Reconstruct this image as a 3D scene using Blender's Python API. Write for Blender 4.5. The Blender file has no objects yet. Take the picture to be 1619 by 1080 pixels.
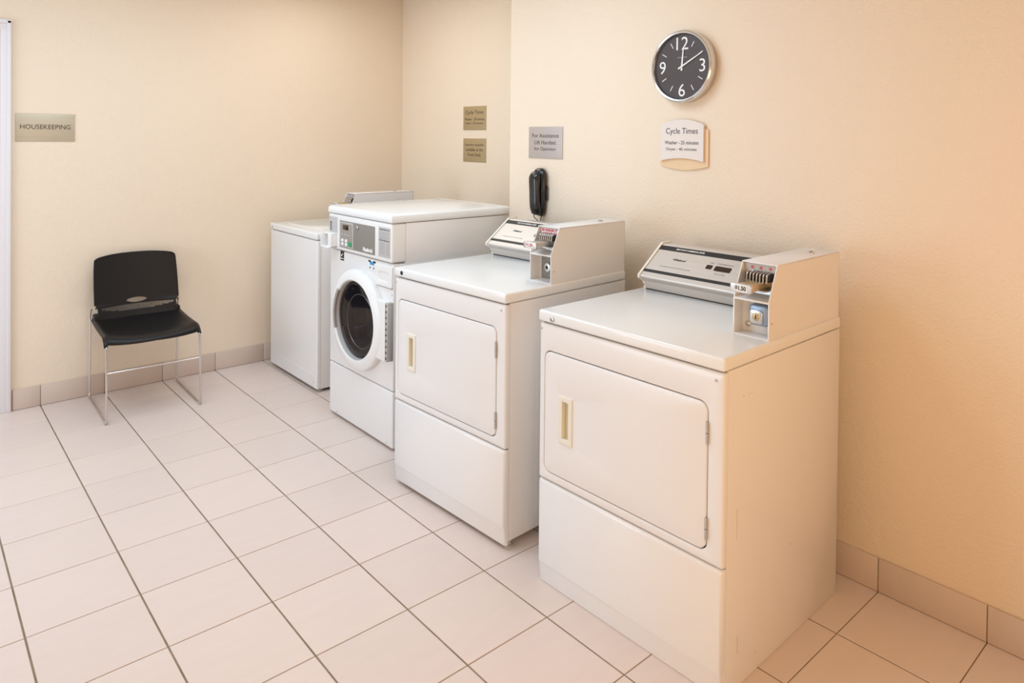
import bpy, bmesh, math, random
from mathutils import Matrix, Vector

# ------------------------------------------------------------------ camera, light, exposure
scene = bpy.context.scene
COL = scene.collection
T = 1.0 / 3.0                    # floor tile pitch in metres
LEFT_X = -7 * T
CAM = Vector((-0.3078, -2.3457, 1.5984))
YAW, PITCH, ROLL, FPX, CY = 0.7175, -0.0125, 0.0099, 1116.2, 234.16


def make_camera():
    cy, sy, cp, sp = math.cos(YAW), math.sin(YAW), math.cos(PITCH), math.sin(PITCH)
    F = Vector((sy * cp, cy * cp, sp)); R0 = Vector((cy, -sy, 0)); U0 = R0.cross(F)
    c, s = math.cos(ROLL), math.sin(ROLL)
    R = c * R0 + s * U0; U = -s * R0 + c * U0
    m = Matrix(((R.x, U.x, -F.x, CAM.x), (R.y, U.y, -F.y, CAM.y), (R.z, U.z, -F.z, CAM.z), (0, 0, 0, 1)))
    cd = bpy.data.cameras.new('camera'); co = bpy.data.objects.new('camera', cd); COL.objects.link(co)
    co.matrix_world = m
    cd.sensor_fit = 'HORIZONTAL'; cd.sensor_width = 36.0; cd.lens = 36.0 * FPX / 1619.0
    cd.shift_y = (CY - 540.0) / 1619.0; cd.clip_start = 0.02
    scene.camera = co


make_camera()


def area(name, loc, rot, sx, sy, power, color):
    l = bpy.data.lights.new(name, 'AREA'); l.shape = 'RECTANGLE'; l.size = sx; l.size_y = sy
    l.energy = power; l.color = color
    o = bpy.data.objects.new(name, l); COL.objects.link(o); o.location = loc; o.rotation_euler = rot
    return o


COOL, WARM, AMBER = (0.6, 0.8, 1.0), (1.0, 0.72, 0.45), (1.0, 0.5, 0.15)
area('ceiling_lamp_back', (0.3, 1.15, 2.69), (0, 0, 0), 1.6, 1.0, 22.5, COOL)
area('alcove_fill', (1.9, 1.7, 2.69), (0, 0, 0), 0.6, 0.9, 8.5, (0.8, 0.8, 0.78))  # added overhead fill that brightens the alcove corner
area('ceiling_lamp_dryers', (1.0, 0.0, 2.69), (0, 0, 0), 1.2, 0.6, 17.5, COOL)
area('added_fill_left', (LEFT_X + 0.02, 1.4, 1.1), (0, -math.pi / 2, 0), 1.6, 1.6, 47, COOL)  # added cool panel on the left wall, brightens the machine fronts
area('ceiling_lamp_near', (-0.4, -2.3, 2.69), (0, 0, 0), 1.2, 0.6, 7, WARM)
area('warm_fill_near', (-0.3, -2.6, 1.0), (math.radians(90), 0, math.radians(-50)), 0.8, 0.8, 15, (1.0, 0.67, 0.36))  # added warm fill panel behind the camera
area('warm_fill_right', (1.3, -3.2, 1.3), (math.radians(90), 0, 0), 0.9, 0.9, 5.6, AMBER)  # added amber fill, warms the low right side
w = bpy.data.worlds.new('world'); scene.world = w; w.use_nodes = True
w.node_tree.nodes['Background'].inputs[0].default_value = (1.0, 0.95, 0.9, 1)
w.node_tree.nodes['Background'].inputs[1].default_value = 0.0
vs = scene.view_settings
vs.view_transform = 'Standard'; vs.look = 'None'; vs.gamma = 1.0; vs.use_curve_mapping = False
vs.exposure = 0.0

random.seed(5)


# ------------------------------------------------------------------ materials
def srgb(r, g, b):
    f = lambda c: ((c / 255 + 0.055) / 1.055) ** 2.4 if c / 255 > 0.04045 else c / 255 / 12.92
    return (f(r), f(g), f(b), 1)


def mat(name, col, rough=0.5, metal=0.0, coat=0.0, spec=0.5, bump=None, noise=None, emit=None):
    m = bpy.data.materials.new(name); m.use_nodes = True
    nt = m.node_tree; b = nt.nodes['Principled BSDF']
    b.inputs['Base Color'].default_value = col
    b.inputs['Roughness'].default_value = rough
    b.inputs['Metallic'].default_value = metal
    b.inputs['Specular IOR Level'].default_value = spec
    b.inputs['Coat Weight'].default_value = coat
    b.inputs['Coat Roughness'].default_value = 0.1
    tc = nt.nodes.new('ShaderNodeTexCoord')
    if noise:            # (scale vector, amount)
        sc, amt = noise
        mp = nt.nodes.new('ShaderNodeMapping'); mp.inputs['Scale'].default_value = sc
        nz = nt.nodes.new('ShaderNodeTexNoise'); nz.inputs['Scale'].default_value = 1.0; nz.inputs['Detail'].default_value = 4
        mr = nt.nodes.new('ShaderNodeMapRange')
        mr.inputs['From Min'].default_value = 0.3; mr.inputs['From Max'].default_value = 0.7
        mr.inputs['To Min'].default_value = 1 - amt; mr.inputs['To Max'].default_value = 1 + amt
        mx = nt.nodes.new('ShaderNodeVectorMath'); mx.operation = 'SCALE'
        mx.inputs[0].default_value = col[:3]
        nt.links.new(tc.outputs['Object'], mp.inputs[0]); nt.links.new(mp.outputs[0], nz.inputs['Vector'])
        nt.links.new(nz.outputs['Fac'], mr.inputs[0]); nt.links.new(mr.outputs[0], mx.inputs['Scale'])
        nt.links.new(mx.outputs[0], b.inputs['Base Color'])
    if bump:             # (scale, strength, distance)
        nb = nt.nodes.new('ShaderNodeTexNoise'); nb.inputs['Scale'].default_value = bump[0]; nb.inputs['Detail'].default_value = 3
        bp = nt.nodes.new('ShaderNodeBump'); bp.inputs['Strength'].default_value = bump[1]; bp.inputs['Distance'].default_value = bump[2]
        nt.links.new(tc.outputs['Object'], nb.inputs['Vector']); nt.links.new(nb.outputs['Fac'], bp.inputs['Height'])
        nt.links.new(bp.outputs[0], b.inputs['Normal'])
    return m


def tile_mat(name, col, amt, rough):
    """ceramic with faint streaks and a slightly different tone on every tile"""
    m = mat(name, col, rough, spec=0.45)
    nt = m.node_tree; b = nt.nodes['Principled BSDF']
    oi = nt.nodes.new('ShaderNodeObjectInfo')
    tc = nt.nodes.new('ShaderNodeTexCoord')
    ad = nt.nodes.new('ShaderNodeVectorMath'); ad.operation = 'ADD'
    nt.links.new(tc.outputs['Object'], ad.inputs[0]); nt.links.new(oi.outputs['Location'], ad.inputs[1])
    mp = nt.nodes.new('ShaderNodeMapping'); mp.inputs['Scale'].default_value = (5, 28, 5)
    nt.links.new(ad.outputs[0], mp.inputs[0])
    nz = nt.nodes.new('ShaderNodeTexNoise'); nz.inputs['Scale'].default_value = 1; nz.inputs['Detail'].default_value = 5
    nt.links.new(mp.outputs[0], nz.inputs['Vector'])
    m1 = nt.nodes.new('ShaderNodeMapRange'); m1.inputs['To Min'].default_value = 1 - amt; m1.inputs['To Max'].default_value = 1 + amt
    nt.links.new(nz.outputs['Fac'], m1.inputs[0])
    m2 = nt.nodes.new('ShaderNodeMapRange'); m2.inputs['To Min'].default_value = 0.975; m2.inputs['To Max'].default_value = 1.02
    nt.links.new(oi.outputs['Random'], m2.inputs[0])
    mu = nt.nodes.new('ShaderNodeMath'); mu.operation = 'MULTIPLY'
    nt.links.new(m1.outputs[0], mu.inputs[0]); nt.links.new(m2.outputs[0], mu.inputs[1])
    sc = nt.nodes.new('ShaderNodeVectorMath'); sc.operation = 'SCALE'; sc.inputs[0].default_value = col[:3]
    nt.links.new(mu.outputs[0], sc.inputs['Scale']); nt.links.new(sc.outputs[0], b.inputs['Base Color'])
    return m


M = dict(
    wall=mat('wall_paint', srgb(241, 222, 199), 0.7, spec=0.3, bump=(95, 0.5, 0.004)),
    ceiling=mat('ceiling_paint', srgb(238, 234, 226), 0.9, spec=0.2),
    tile=tile_mat('floor_tile_glaze', srgb(229, 211, 201), 0.035, 0.36),
    base_tile=tile_mat('baseboard_tile_glaze', srgb(214, 194, 180), 0.04, 0.4),
    grout=mat('grout', srgb(150, 132, 112), 0.95, spec=0.1, noise=((9, 9, 9), 0.25)),
    white=mat('white_enamel', srgb(238, 235, 233), 0.28, coat=0.25, bump=(420, 0.05, 0.0006)),
    white_top=mat('white_enamel_top', srgb(240, 240, 238), 0.22, coat=0.3),
    plastic_white=mat('white_plastic', srgb(240, 238, 235), 0.4),
    trim=mat('trim_paint', srgb(232, 226, 226), 0.45),
    cream=mat('cream_plastic', srgb(238, 231, 217), 0.45),
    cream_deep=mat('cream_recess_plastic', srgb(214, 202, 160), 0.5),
    dark=mat('dark_gasket', srgb(38, 36, 35), 0.7),
    black=mat('black_print', srgb(28, 26, 26), 0.45),
    black_plastic=mat('black_plastic', srgb(17, 14, 15), 0.42, spec=0.35, bump=(600, 0.1, 0.0004)),
    black_gloss=mat('black_gloss_plastic', srgb(18, 17, 20), 0.22, coat=0.3),
    chrome=mat('chrome', (0.68, 0.66, 0.64, 1), 0.2, 1.0),
    steel=mat('brushed_steel', (0.62, 0.6, 0.57, 1), 0.35, 1.0),
    silver=mat('silver_face', srgb(214, 206, 198), 0.38, 0.35, noise=((3, 3, 160), 0.04)),
    zinc=mat('blue_grey_zinc', srgb(150, 165, 185), 0.35, 0.6),
    tan_metal=mat('tan_metal', srgb(205, 180, 140), 0.38, 0.7),  # coin slide's tan imitates a warm reflection on steel, put into the colour
    grey=mat('grey_panel', srgb(140, 135, 126), 0.5),
    grey_light=mat('light_grey_print', srgb(196, 192, 190), 0.5),
    grey_sub=mat('taupe_panel', srgb(160, 150, 142), 0.5),
    white_print=mat('white_print', srgb(240, 240, 238), 0.5),
    green=mat('green_button', srgb(40, 160, 105), 0.4),
    blue=mat('blue_print', srgb(70, 150, 205), 0.5),
    red=mat('red_print', srgb(205, 105, 110), 0.6),
    display=mat('display_glass', srgb(50, 28, 24), 0.15),
    glass=mat('door_glass', (0.008, 0.007, 0.009, 1), 0.07, spec=0.32),
    drum=mat('drum_steel', (0.16, 0.155, 0.16, 1), 0.35, 0.8),
    plate_tan=mat('tan_metal_plate', srgb(196, 184, 160), 0.42, 0.3, noise=((2, 2, 120), 0.05)),
    plate_gold=mat('gold_metal_plate', srgb(182, 160, 122), 0.42, 0.3, noise=((2, 2, 120), 0.05)),
    plate_mauve=mat('mauve_metal_plate', srgb(192, 180, 174), 0.42, 0.3, noise=((2, 2, 120), 0.04)),
    peach=mat('peach_plaque', srgb(236, 205, 165), 0.5),
    plaque=mat('pale_plaque', srgb(234, 224, 216), 0.5),
    navy=mat('navy_print', srgb(40, 36, 60), 0.5),
    clock_face=mat('charcoal_clock_face', srgb(74, 64, 63), 0.5),
    foot=mat('foot_rubber', srgb(190, 185, 175), 0.5),
)


# ------------------------------------------------------------------ mesh helpers
def finish(name, bm, m, parent=None, loc=None, smooth=True, angle=35):
    bmesh.ops.recalc_face_normals(bm, faces=bm.faces)
    me = bpy.data.meshes.new(name); bm.to_mesh(me); bm.free()
    ms = m if isinstance(m, (list, tuple)) else [m]
    for x in ms: me.materials.append(M[x])
    if smooth:
        me.shade_smooth(); me.set_sharp_from_angle(angle=math.radians(angle))
    o = bpy.data.objects.new(name, me); COL.objects.link(o)
    if parent: o.parent = parent
    if loc: o.location = loc
    return o


def bx(bm, x0, x1, y0, y1, z0, z1, b=0.0, seg=2, mi=0):
    t = bmesh.new()
    bmesh.ops.create_cube(t, size=1)
    for v in t.verts:
        v.co = Vector(((x0 + x1) / 2 + v.co.x * (x1 - x0), (y0 + y1) / 2 + v.co.y * (y1 - y0), (z0 + z1) / 2 + v.co.z * (z1 - z0)))
    if b > 0:
        bmesh.ops.bevel(t, geom=list(t.edges), offset=b, segments=seg, profile=0.5, affect='EDGES', clamp_overlap=True)
    merge(bm, t, mi)


def merge(bm, t, mi=0, mtx=None):
    mp = {}
    for v in t.verts:
        mp[v] = bm.verts.new(mtx @ v.co if mtx else v.co)
    for f in t.faces:
        try:
            nf = bm.faces.new([mp[v] for v in f.verts]); nf.material_index = mi
        except ValueError:
            pass
    t.free()


def box(name, m, parent, x0, x1, y0, y1, z0, z1, b=0.0015, seg=2):
    bm = bmesh.new(); bx(bm, x0, x1, y0, y1, z0, z1, b, seg)
    return finish(name, bm, m, parent)


def rrect(y0, y1, z0, z1, r, n=5):
    r = max(r, 1e-5); pts = []
    for cy, cz, a0 in ((y1 - r, z1 - r, 0), (y0 + r, z1 - r, 90), (y0 + r, z0 + r, 180), (y1 - r, z0 + r, 270)):
        for k in range(n + 1):
            a = math.radians(a0 + 90 * k / n); pts.append((cy + r * math.cos(a), cz + r * math.sin(a)))
    return pts


def loft(bm, rings, cap0=True, cap1=True, mi=0):
    """rings: lists of 3d points with equal counts, closed loops"""
    vr = [[bm.verts.new(p) for p in r] for r in rings]
    n = len(vr[0])
    for a, b in zip(vr[:-1], vr[1:]):
        for i in range(n):
            f = bm.faces.new((a[i], a[(i + 1) % n], b[(i + 1) % n], b[i])); f.material_index = mi
    if cap0: bm.faces.new(vr[0]).material_index = mi
    if cap1: bm.faces.new(list(reversed(vr[-1]))).material_index = mi
    return vr


def plate_x(bm, y0, y1, z0, z1, r, x0, x1, b=0.004, n=5, seg=3, mi=0):
    """rounded rectangle facing -x, thickness x0..x1, softened front edge"""
    rings = []
    for k in range(seg + 1):
        a = math.pi / 2 * k / seg; o = b * (1 - math.sin(a))
        rings.append([(x0 + b * (1 - math.cos(a)), y, z) for y, z in rrect(y0 + o, y1 - o, z0 + o, z1 - o, max(r - o, 1e-4), n)])
    rings.append([(x1, y, z) for y, z in rrect(y0, y1, z0, z1, r, n)])
    loft(bm, rings, mi=mi)


def frame_x(bm, outer, inner, x0, x1, b=0.004, bi=0.002, n=5, seg=3):
    """plate facing -x with a rounded hole; outer, inner = (y0, y1, z0, z1, r)"""
    rings = []
    y0, y1, z0, z1, r = inner
    rings.append([(x1, y, z) for y, z in rrect(y0, y1, z0, z1, r, n)])
    for k in range(seg, -1, -1):
        a = math.pi / 2 * k / seg; o = bi * (1 - math.sin(a))
        rings.append([(x0 + bi * (1 - math.cos(a)), y, z) for y, z in rrect(y0 - o, y1 + o, z0 - o, z1 + o, r + o, n)])
    y0, y1, z0, z1, r = outer
    for k in range(seg + 1):
        a = math.pi / 2 * k / seg; o = b * (1 - math.sin(a))
        rings.append([(x0 + b * (1 - math.cos(a)), y, z) for y, z in rrect(y0 + o, y1 - o, z0 + o, z1 - o, max(r - o, 1e-4), n)])
    rings.append([(x1, y, z) for y, z in rrect(y0, y1, z0, z1, r, n)])
    loft(bm, rings + [rings[0]], False, False)
    bmesh.ops.remove_doubles(bm, verts=bm.verts, dist=1e-6)


def disc_x(bm, cy, cz, prof, n=48, cap0=True, cap1=True, mi=0):
    """surface of revolution about an axis along x: prof = [(x, radius)...]"""
    rings = [[(x, cy + r * math.cos(2 * math.pi * k / n), cz + r * math.sin(2 * math.pi * k / n)) for k in range(n)] for x, r in prof]
    loft(bm, rings, cap0, cap1, mi)


def tube(bm, pts, r, n=10, closed=False, mi=0):
    pts = [Vector(p) for p in pts]
    rings = []; prev = None
    for i, p in enumerate(pts):
        a = pts[max(i - 1, 0)]; b = pts[min(i + 1, len(pts) - 1)]
        d = (b - a).normalized()
        if prev is None:
            u = d.orthogonal().normalized()
        else:
            u = (prev - d * prev.dot(d)).normalized()
        prev = u; v = d.cross(u)
        rings.append([p + (u * math.cos(2 * math.pi * k / n) + v * math.sin(2 * math.pi * k / n)) * r for k in range(n)])
    loft(bm, rings, mi=mi)


def round_path(pts, rad, seg=6):
    pts = [Vector(p) for p in pts]; out = [pts[0]]
    for i in range(1, len(pts) - 1):
        a, p, b = pts[i - 1], pts[i], pts[i + 1]
        r = min(rad, (a - p).length * 0.45, (b - p).length * 0.45)
        s = p + (a - p).normalized() * r; e = p + (b - p).normalized() * r
        for k in range(seg + 1):
            t = k / seg; out.append((1 - t) ** 2 * s + 2 * t * (1 - t) * p + t * t * e)
    out.append(pts[-1]); return out


def lettering(text, m, parent, frame, width=None, height=None, size=0.02, shear=0.0, extrude=0.0002, name='lettering', bold=0.0, space=1.0):
    """flat print centred on frame's origin; frame = Matrix whose x is the reading direction and y is up"""
    cu = bpy.data.curves.new('text', 'FONT'); cu.body = text; cu.size = size; cu.extrude = extrude; cu.resolution_u = 3
    cu.align_x = 'CENTER'; cu.align_y = 'CENTER'; cu.shear = shear; cu.offset = bold; cu.space_character = space
    to = bpy.data.objects.new('text', cu)
    me = bpy.data.meshes.new_from_object(to)
    bpy.data.objects.remove(to); bpy.data.curves.remove(cu)
    xs = [v.co.x for v in me.vertices]; ys = [v.co.y for v in me.vertices]
    cx, cyy = (min(xs) + max(xs)) / 2, (min(ys) + max(ys)) / 2
    sx = width / (max(xs) - min(xs)) if width else 1
    sy = height / (max(ys) - min(ys)) if height else sx
    if not width: sx = sy
    for v in me.vertices:
        v.co = frame @ Vector(((v.co.x - cx) * sx, (v.co.y - cyy) * sy, v.co.z))
    me.name = name
    me.materials.clear(); me.materials.append(M[m])
    o = bpy.data.objects.new(name, me); COL.objects.link(o); o.parent = parent
    return o


def fx(x, y, z):
    """print frame on a surface facing -x"""
    return Matrix(((0, 0, -1, x), (-1, 0, 0, y), (0, 1, 0, z), (0, 0, 0, 1)))


def fy(x, y, z):
    """print frame on a surface facing -y"""
    return Matrix(((1, 0, 0, x), (0, 0, -1, y), (0, 1, 0, z), (0, 0, 0, 1)))


def thing(name, label, cat, loc=(0, 0, 0), rz=0, group=None):
    o = bpy.data.objects.new(name, None); COL.objects.link(o)
    o.location = loc; o.rotation_euler = (0, 0, rz); o['label'] = label; o['category'] = cat
    o.empty_display_size = 0.05
    if group: o['group'] = group
    return o


def structure(name, bm, m, smooth=False):
    o = finish(name, bm, m, smooth=smooth); o['kind'] = 'structure'
    return o


# ------------------------------------------------------------------ room shell
BY, WX, RX, JY = 2.605, 7 * T, 2.816, 0.70     # back wall, right wall, alcove wall, where the alcove starts
LX, NY, CZ = -7 * T, -10 * T, 2.73              # left wall, near wall, ceiling

bm = bmesh.new()
bx(bm, LX, RX, NY, BY, -0.06, -0.003)
floor = structure('floor', bm, 'grout')

bm = bmesh.new(); bx(bm, LX - .1, RX + .1, NY - .1, BY + .1, CZ, CZ + 0.05); structure('ceiling', bm, 'ceiling')
bm = bmesh.new(); bx(bm, LX - .1, LX, NY - .1, BY + .1, -.06, CZ); structure('wall_left', bm, 'wall')
bm = bmesh.new(); bx(bm, LX, RX, NY - .1, NY, -.06, CZ); structure('wall_near', bm, 'wall')
DX0, DX1, DZ = -0.78, 0.145, 2.20
bm = bmesh.new()
bx(bm, LX, DX0, BY, BY + .1, -.06, CZ); bx(bm, DX1, RX, BY, BY + .1, -.06, CZ); bx(bm, DX0, DX1, BY, BY + .1, DZ, CZ)
structure('wall_back', bm, 'wall')
bm = bmesh.new(); bx(bm, WX, WX + .6, NY, JY, -.06, CZ, 0.004, 2)
structure('wall_right', bm, 'wall', True)
bm = bmesh.new(); bx(bm, RX, RX + .1, JY, BY, -.06, CZ); structure('wall_alcove', bm, 'wall')


def tile_mesh(sx, sy, h=0.008):
    t = bmesh.new()
    gx, gy = 0.0031, 0.0018                      # half joint widths: wider along the room, finer across it
    x0, x1, y0, y1 = gx, sx - gx, gy, sy - gy
    b = 0.0012
    loft(t, [[(x0, y0, -h), (x1, y0, -h), (x1, y1, -h), (x0, y1, -h)],
             [(x0, y0, -b), (x1, y0, -b), (x1, y1, -b), (x0, y1, -b)],
             [(x0 + b, y0 + b, 0), (x1 - b, y0 + b, 0), (x1 - b, y1 - b, 0), (x0 + b, y1 - b, 0)]])
    bmesh.ops.recalc_face_normals(t, faces=t.faces)
    me = bpy.data.meshes.new('tile'); t.to_mesh(me); t.free(); me.materials.append(M['tile'])
    return me


full = tile_mesh(T, T); cut_back = tile_mesh(T, BY - 7 * T); cut_alcove = tile_mesh(RX - 8 * T, T); cut_both = tile_mesh(RX - 8 * T, BY - 7 * T)
for i in range(-7, 9):
    for j in range(-10, 8):
        if i >= 7 and j < 2: continue
        me = (cut_both if j == 7 else cut_alcove) if i == 8 else (cut_back if j == 7 else full)
        o = bpy.data.objects.new('tile', me); COL.objects.link(o); o.parent = floor
        o.location = (i * T, j * T, random.uniform(-0.0003, 0.0))


def base_run(name, along, fixed, a0, a1, h, th=0.011):
    """row of baseboard tiles: along 'x' at y = fixed, or along 'y' at x = fixed"""
    b = bmesh.new()
    if along == 'x': bx(b, a0, a1, fixed - th * .6, fixed, 0, h - 0.003)
    else: bx(b, fixed - th * .6, fixed, a0, a1, 0, h - 0.003)
    root = structure(name, b, 'grout')
    meshes = {}
    k = math.floor(a0 / T + 1e-6)
    while k * T < a1 - 1e-4:
        s, e = max(k * T, a0), min((k + 1) * T, a1); L = round(e - s, 4)
        if L > 0.01:
            if L not in meshes:
                t = bmesh.new()
                if along == 'x': bx(t, 0.0012, L - 0.0012, -th, 0, 0.0015, h, 0.003, 2)
                else: bx(t, -th, 0, 0.0012, L - 0.0012, 0.0015, h, 0.003, 2)
                bmesh.ops.recalc_face_normals(t, faces=t.faces)
                me = bpy.data.meshes.new('tile'); t.to_mesh(me); t.free(); me.materials.append(M['base_tile'])
                me.shade_smooth(); me.set_sharp_from_angle(angle=math.radians(40))
                meshes[L] = me
            o = bpy.data.objects.new('tile', meshes[L]); COL.objects.link(o); o.parent = root
            o.location = (s, fixed, 0) if along == 'x' else (fixed, s, 0)
        k += 1


base_run('baseboard_back', 'x', BY, 0.196, RX, 0.122)
base_run('baseboard_right', 'y', WX, NY, JY, 0.12)
base_run('baseboard_alcove', 'y', RX, JY + 0.0, BY - 0.012, 0.12)

# door and its casing at the left edge
bm = bmesh.new()
for a in (DX1 - 0.005, DX0 - 0.045):
    bx(bm, a, a + 0.05, BY - 0.012, BY, 0, DZ + 0.0, 0.003)
    bx(bm, a + (0.03 if a > 0 else 0.0), a + (0.05 if a > 0 else 0.02), BY - 0.02, BY, 0, DZ + 0.05, 0.004)
bx(bm, DX0 - 0.045, DX1 + 0.045, BY - 0.012, BY, DZ - 0.005, DZ + 0.05, 0.003)
bx(bm, DX0 - 0.045, DX1 + 0.045, BY - 0.02, BY, DZ + 0.03, DZ + 0.053, 0.004)
structure('trim_1', bm, 'trim', True)
bm = bmesh.new()
bx(bm, DX0, DX1, BY + 0.03, BY + 0.07, 0.006, DZ)
d = structure('door_1', bm, 'trim')
for z0, z1 in ((0.2, 0.95), (1.1, 2.0)):
    for x0, x1 in ((DX0 + .12, DX0 + .42), (DX0 + .52, DX0 + .82)):
        b = bmesh.new(); bx(b, x0, x1, BY + 0.024, BY + 0.031, z0, z1, 0.004); finish('panel', b, 'trim', d)
b = bmesh.new()
t = bmesh.new(); bmesh.ops.create_uvsphere(t, u_segments=16, v_segments=10, radius=0.028)
merge(b, t, 0, Matrix.Translation((DX0 + 0.07, BY - 0.03, 0.98)))
tube(b, [(DX0 + 0.07, BY - 0.03, 0.98), (DX0 + 0.07, BY + 0.03, 0.98)], 0.011)
finish('knob', b, 'steel', d)


# ------------------------------------------------------------------ coin meter (shared by three machines)
def coin_meter(parent, x0, y0, z0, price='$1.50', brown=True, notice=False):
    """box standing on a lid: front at x0 facing -x, right face at y0, base at z0"""
    W, D, H = 0.122, 0.49, 0.228
    prof = [(0, 0), (0, 0.118), (0.05, H), (D, H), (D, 0)]
    th = 0.0035
    bm = bmesh.new()
    # two side walls (extruded profile), top, back, bottom and the shelf that divides the recess
    for ya, yb in ((0, th), (W - th, W)):
        loft(bm, [[(x0 + x, y0 + ya, z0 + z) for x, z in prof], [(x0 + x, y0 + yb, z0 + z) for x, z in prof]])
    bx(bm, x0 + 0.05, x0 + D, y0, y0 + W, z0 + H - th, z0 + H + 0.0005, 0.001)
    bx(bm, x0 + D - th, x0 + D, y0, y0 + W, z0, z0 + H, 0.001)
    bx(bm, x0 + 0.001, x0 + 0.06, y0 + .001, y0 + W - .001, z0, z0 + 0.004)
    body = finish('meter_case', bm, 'white', parent, angle=30)
    bm = bmesh.new()
    loft(bm, [[(x0 + x, y0 + ya, z0 + z) for x, z in ((0.0, .112), (0.0, .118), (.06, .128), (.06, .122))] for ya in (th, W - th)])
    finish('divider_shelf', bm, 'white', body)
    bm = bmesh.new()
    bx(bm, x0 + 0.052, x0 + 0.056, y0 + th, y0 + W - th, z0 + 0.004, z0 + 0.125)
    finish('vault_front', bm, 'white', body)
    bm = bmesh.new()
    bx(bm, x0 + 0.062, x0 + 0.066, y0 + th, y0 + W - th, z0 + 0.12, z0 + H - th)
    finish('slide_plate', bm, 'steel', body)
    # coin slide: angled block pushed out of the plate with its price label
    ym = y0 + W / 2 - 0.003; zs = z0 + 0.162
    bm = bmesh.new()
    bx(bm, x0 - 0.055, x0 + 0.065, ym - 0.026, ym + 0.026, zs - 0.011, zs + 0.010, 0.003)
    sl = finish('coin_slide', bm, 'tan_metal' if brown else 'steel', parent)
    bm = bmesh.new(); plate_x(bm, ym - 0.036, ym + 0.036, zs - 0.0135, zs + 0.0135, 0.006, x0 - 0.068, x0 - 0.055, 0.002)
    finish('slide_face', bm, 'steel', sl)
    bm = bmesh.new(); plate_x(bm, ym - 0.023, ym + 0.022, zs - 0.010, zs + 0.0115, 0.003, x0 - 0.0695, x0 - 0.068, 0.0005)
    finish('price_label', bm, 'white_print', sl)
    lettering(price, 'black' if brown else 'red', sl, fx(x0 - 0.0698, ym, zs + 0.0005), width=0.037, height=0.0155, bold=0.0007)
    # slide channel with the row of coin fingers above it
    bm = bmesh.new(); bx(bm, x0 + 0.0, x0 + 0.064, ym - 0.044, ym + 0.044, zs - 0.016, zs - 0.011, 0.001)
    finish('slide_channel', bm, 'steel', sl)
    bm = bmesh.new(); bx(bm, x0 + 0.03, x0 + 0.063, ym - 0.042, ym + 0.042, zs + 0.011, zs + 0.033, 0.001)
    finish('coin_gate', bm, 'dark', sl)
    for k in range(7):
        yy = ym - 0.034 + k * 0.0112
        b = bmesh.new(); tube(b, round_path([(x0 + 0.026, yy, zs + 0.008), (x0 + 0.028, yy, zs + 0.034), (x0 + 0.05, yy, zs + 0.037)], 0.008), 0.0027, 8)
        finish('coin_finger', b, 'chrome', sl)
    if notice:
        bm = bmesh.new(); bx(bm, x0 + 0.056, x0 + 0.0615, y0 + 0.012, y0 + W - 0.012, z0 + 0.188, z0 + 0.221)
        nt = finish('notice_sticker', bm, 'white_print', parent)
        lettering('INSERT\nCOINS', 'red', nt, fx(x0 + 0.0558, y0 + W / 2, z0 + 0.205), width=0.092, height=0.027, bold=0.0012)
    else:
        bm = bmesh.new(); bx(bm, x0 + 0.058, x0 + 0.0615, y0 + 0.006, y0 + W - 0.006, z0 + 0.2, z0 + 0.221)
        nt = finish('notice_sticker', bm, 'grey_light', parent)
        for yy in (0.028, 0.06, 0.09):
            b = bmesh.new(); disc_x(b, y0 + yy, z0 + 0.211, [(x0 + 0.0568, 0.005), (x0 + 0.058, 0.005)], 12)
            finish('screw', b, 'red', nt)
    # lock in the lower recess
    if brown:
        bm = bmesh.new(); plate_x(bm, y0 + 0.012, y0 + 0.078, z0 + 0.035, z0 + 0.102, 0.014, x0 + 0.016, x0 + 0.053, 0.008)
        lk = finish('vault_lock', bm, 'zinc', parent)
        bm = bmesh.new(); plate_x(bm, y0 + 0.028, y0 + 0.072, z0 + 0.041, z0 + 0.085, 0.009, x0 + 0.011, x0 + 0.018, 0.003)
        finish('lock_face', bm, 'chrome', lk)
        bm = bmesh.new(); disc_x(bm, y0 + 0.05, z0 + 0.064, [(x0 + 0.009, 0.011), (x0 + 0.0105, 0.0135), (x0 + 0.012, 0.0135)], 20)
        finish('key_cylinder', bm, 'tan_metal', lk)
        bm = bmesh.new(); bx(bm, x0 + 0.0085, x0 + 0.0095, y0 + 0.048, y0 + 0.052, z0 + 0.057, z0 + 0.071)
        finish('keyhole', bm, 'dark', lk)
        bm = bmesh.new(); disc_x(bm, y0 + 0.097, z0 + 0.028, [(x0 + 0.045, 0.006), (x0 + 0.047, 0.009), (x0 + 0.052, 0.009)], 16)
        finish('bolt', bm, 'steel', parent)
    else:
        bm = bmesh.new(); bx(bm, x0 + 0.048, x0 + 0.052, y0 + 0.02, y0 + 0.10, z0 + 0.008, z0 + 0.112, 0.001)
        lk = finish('lock_plate', bm, 'grey', parent)
        bm = bmesh.new(); disc_x(bm, y0 + 0.052, z0 + 0.06, [(x0 + 0.03, 0.014), (x0 + 0.032, 0.018), (x0 + 0.048, 0.021)], 28)
        finish('lock_cylinder', bm, 'chrome', lk)
        bm = bmesh.new(); disc_x(bm, y0 + 0.052, z0 + 0.06, [(x0 + 0.0285, 0.007), (x0 + 0.03, 0.0085)], 16)
        finish('keyhole', bm, 'dark', lk)
    # cam lock on the roof of the case
    b = bmesh.new(); tube(b, [(x0 + D - 0.12, y0 + 0.045, z0 + H), (x0 + D - 0.12, y0 + 0.045, z0 + H + 0.006)], 0.011, 16)
    tl = finish('top_lock', b, 'chrome', parent)
    b = bmesh.new(); tube(b, [(x0 + D - 0.12, y0 + 0.045, z0 + H + 0.005), (x0 + D - 0.12, y0 + 0.045, z0 + H + 0.0068)], 0.006, 12)
    finish('keyhole', b, 'dark', tl)
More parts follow.
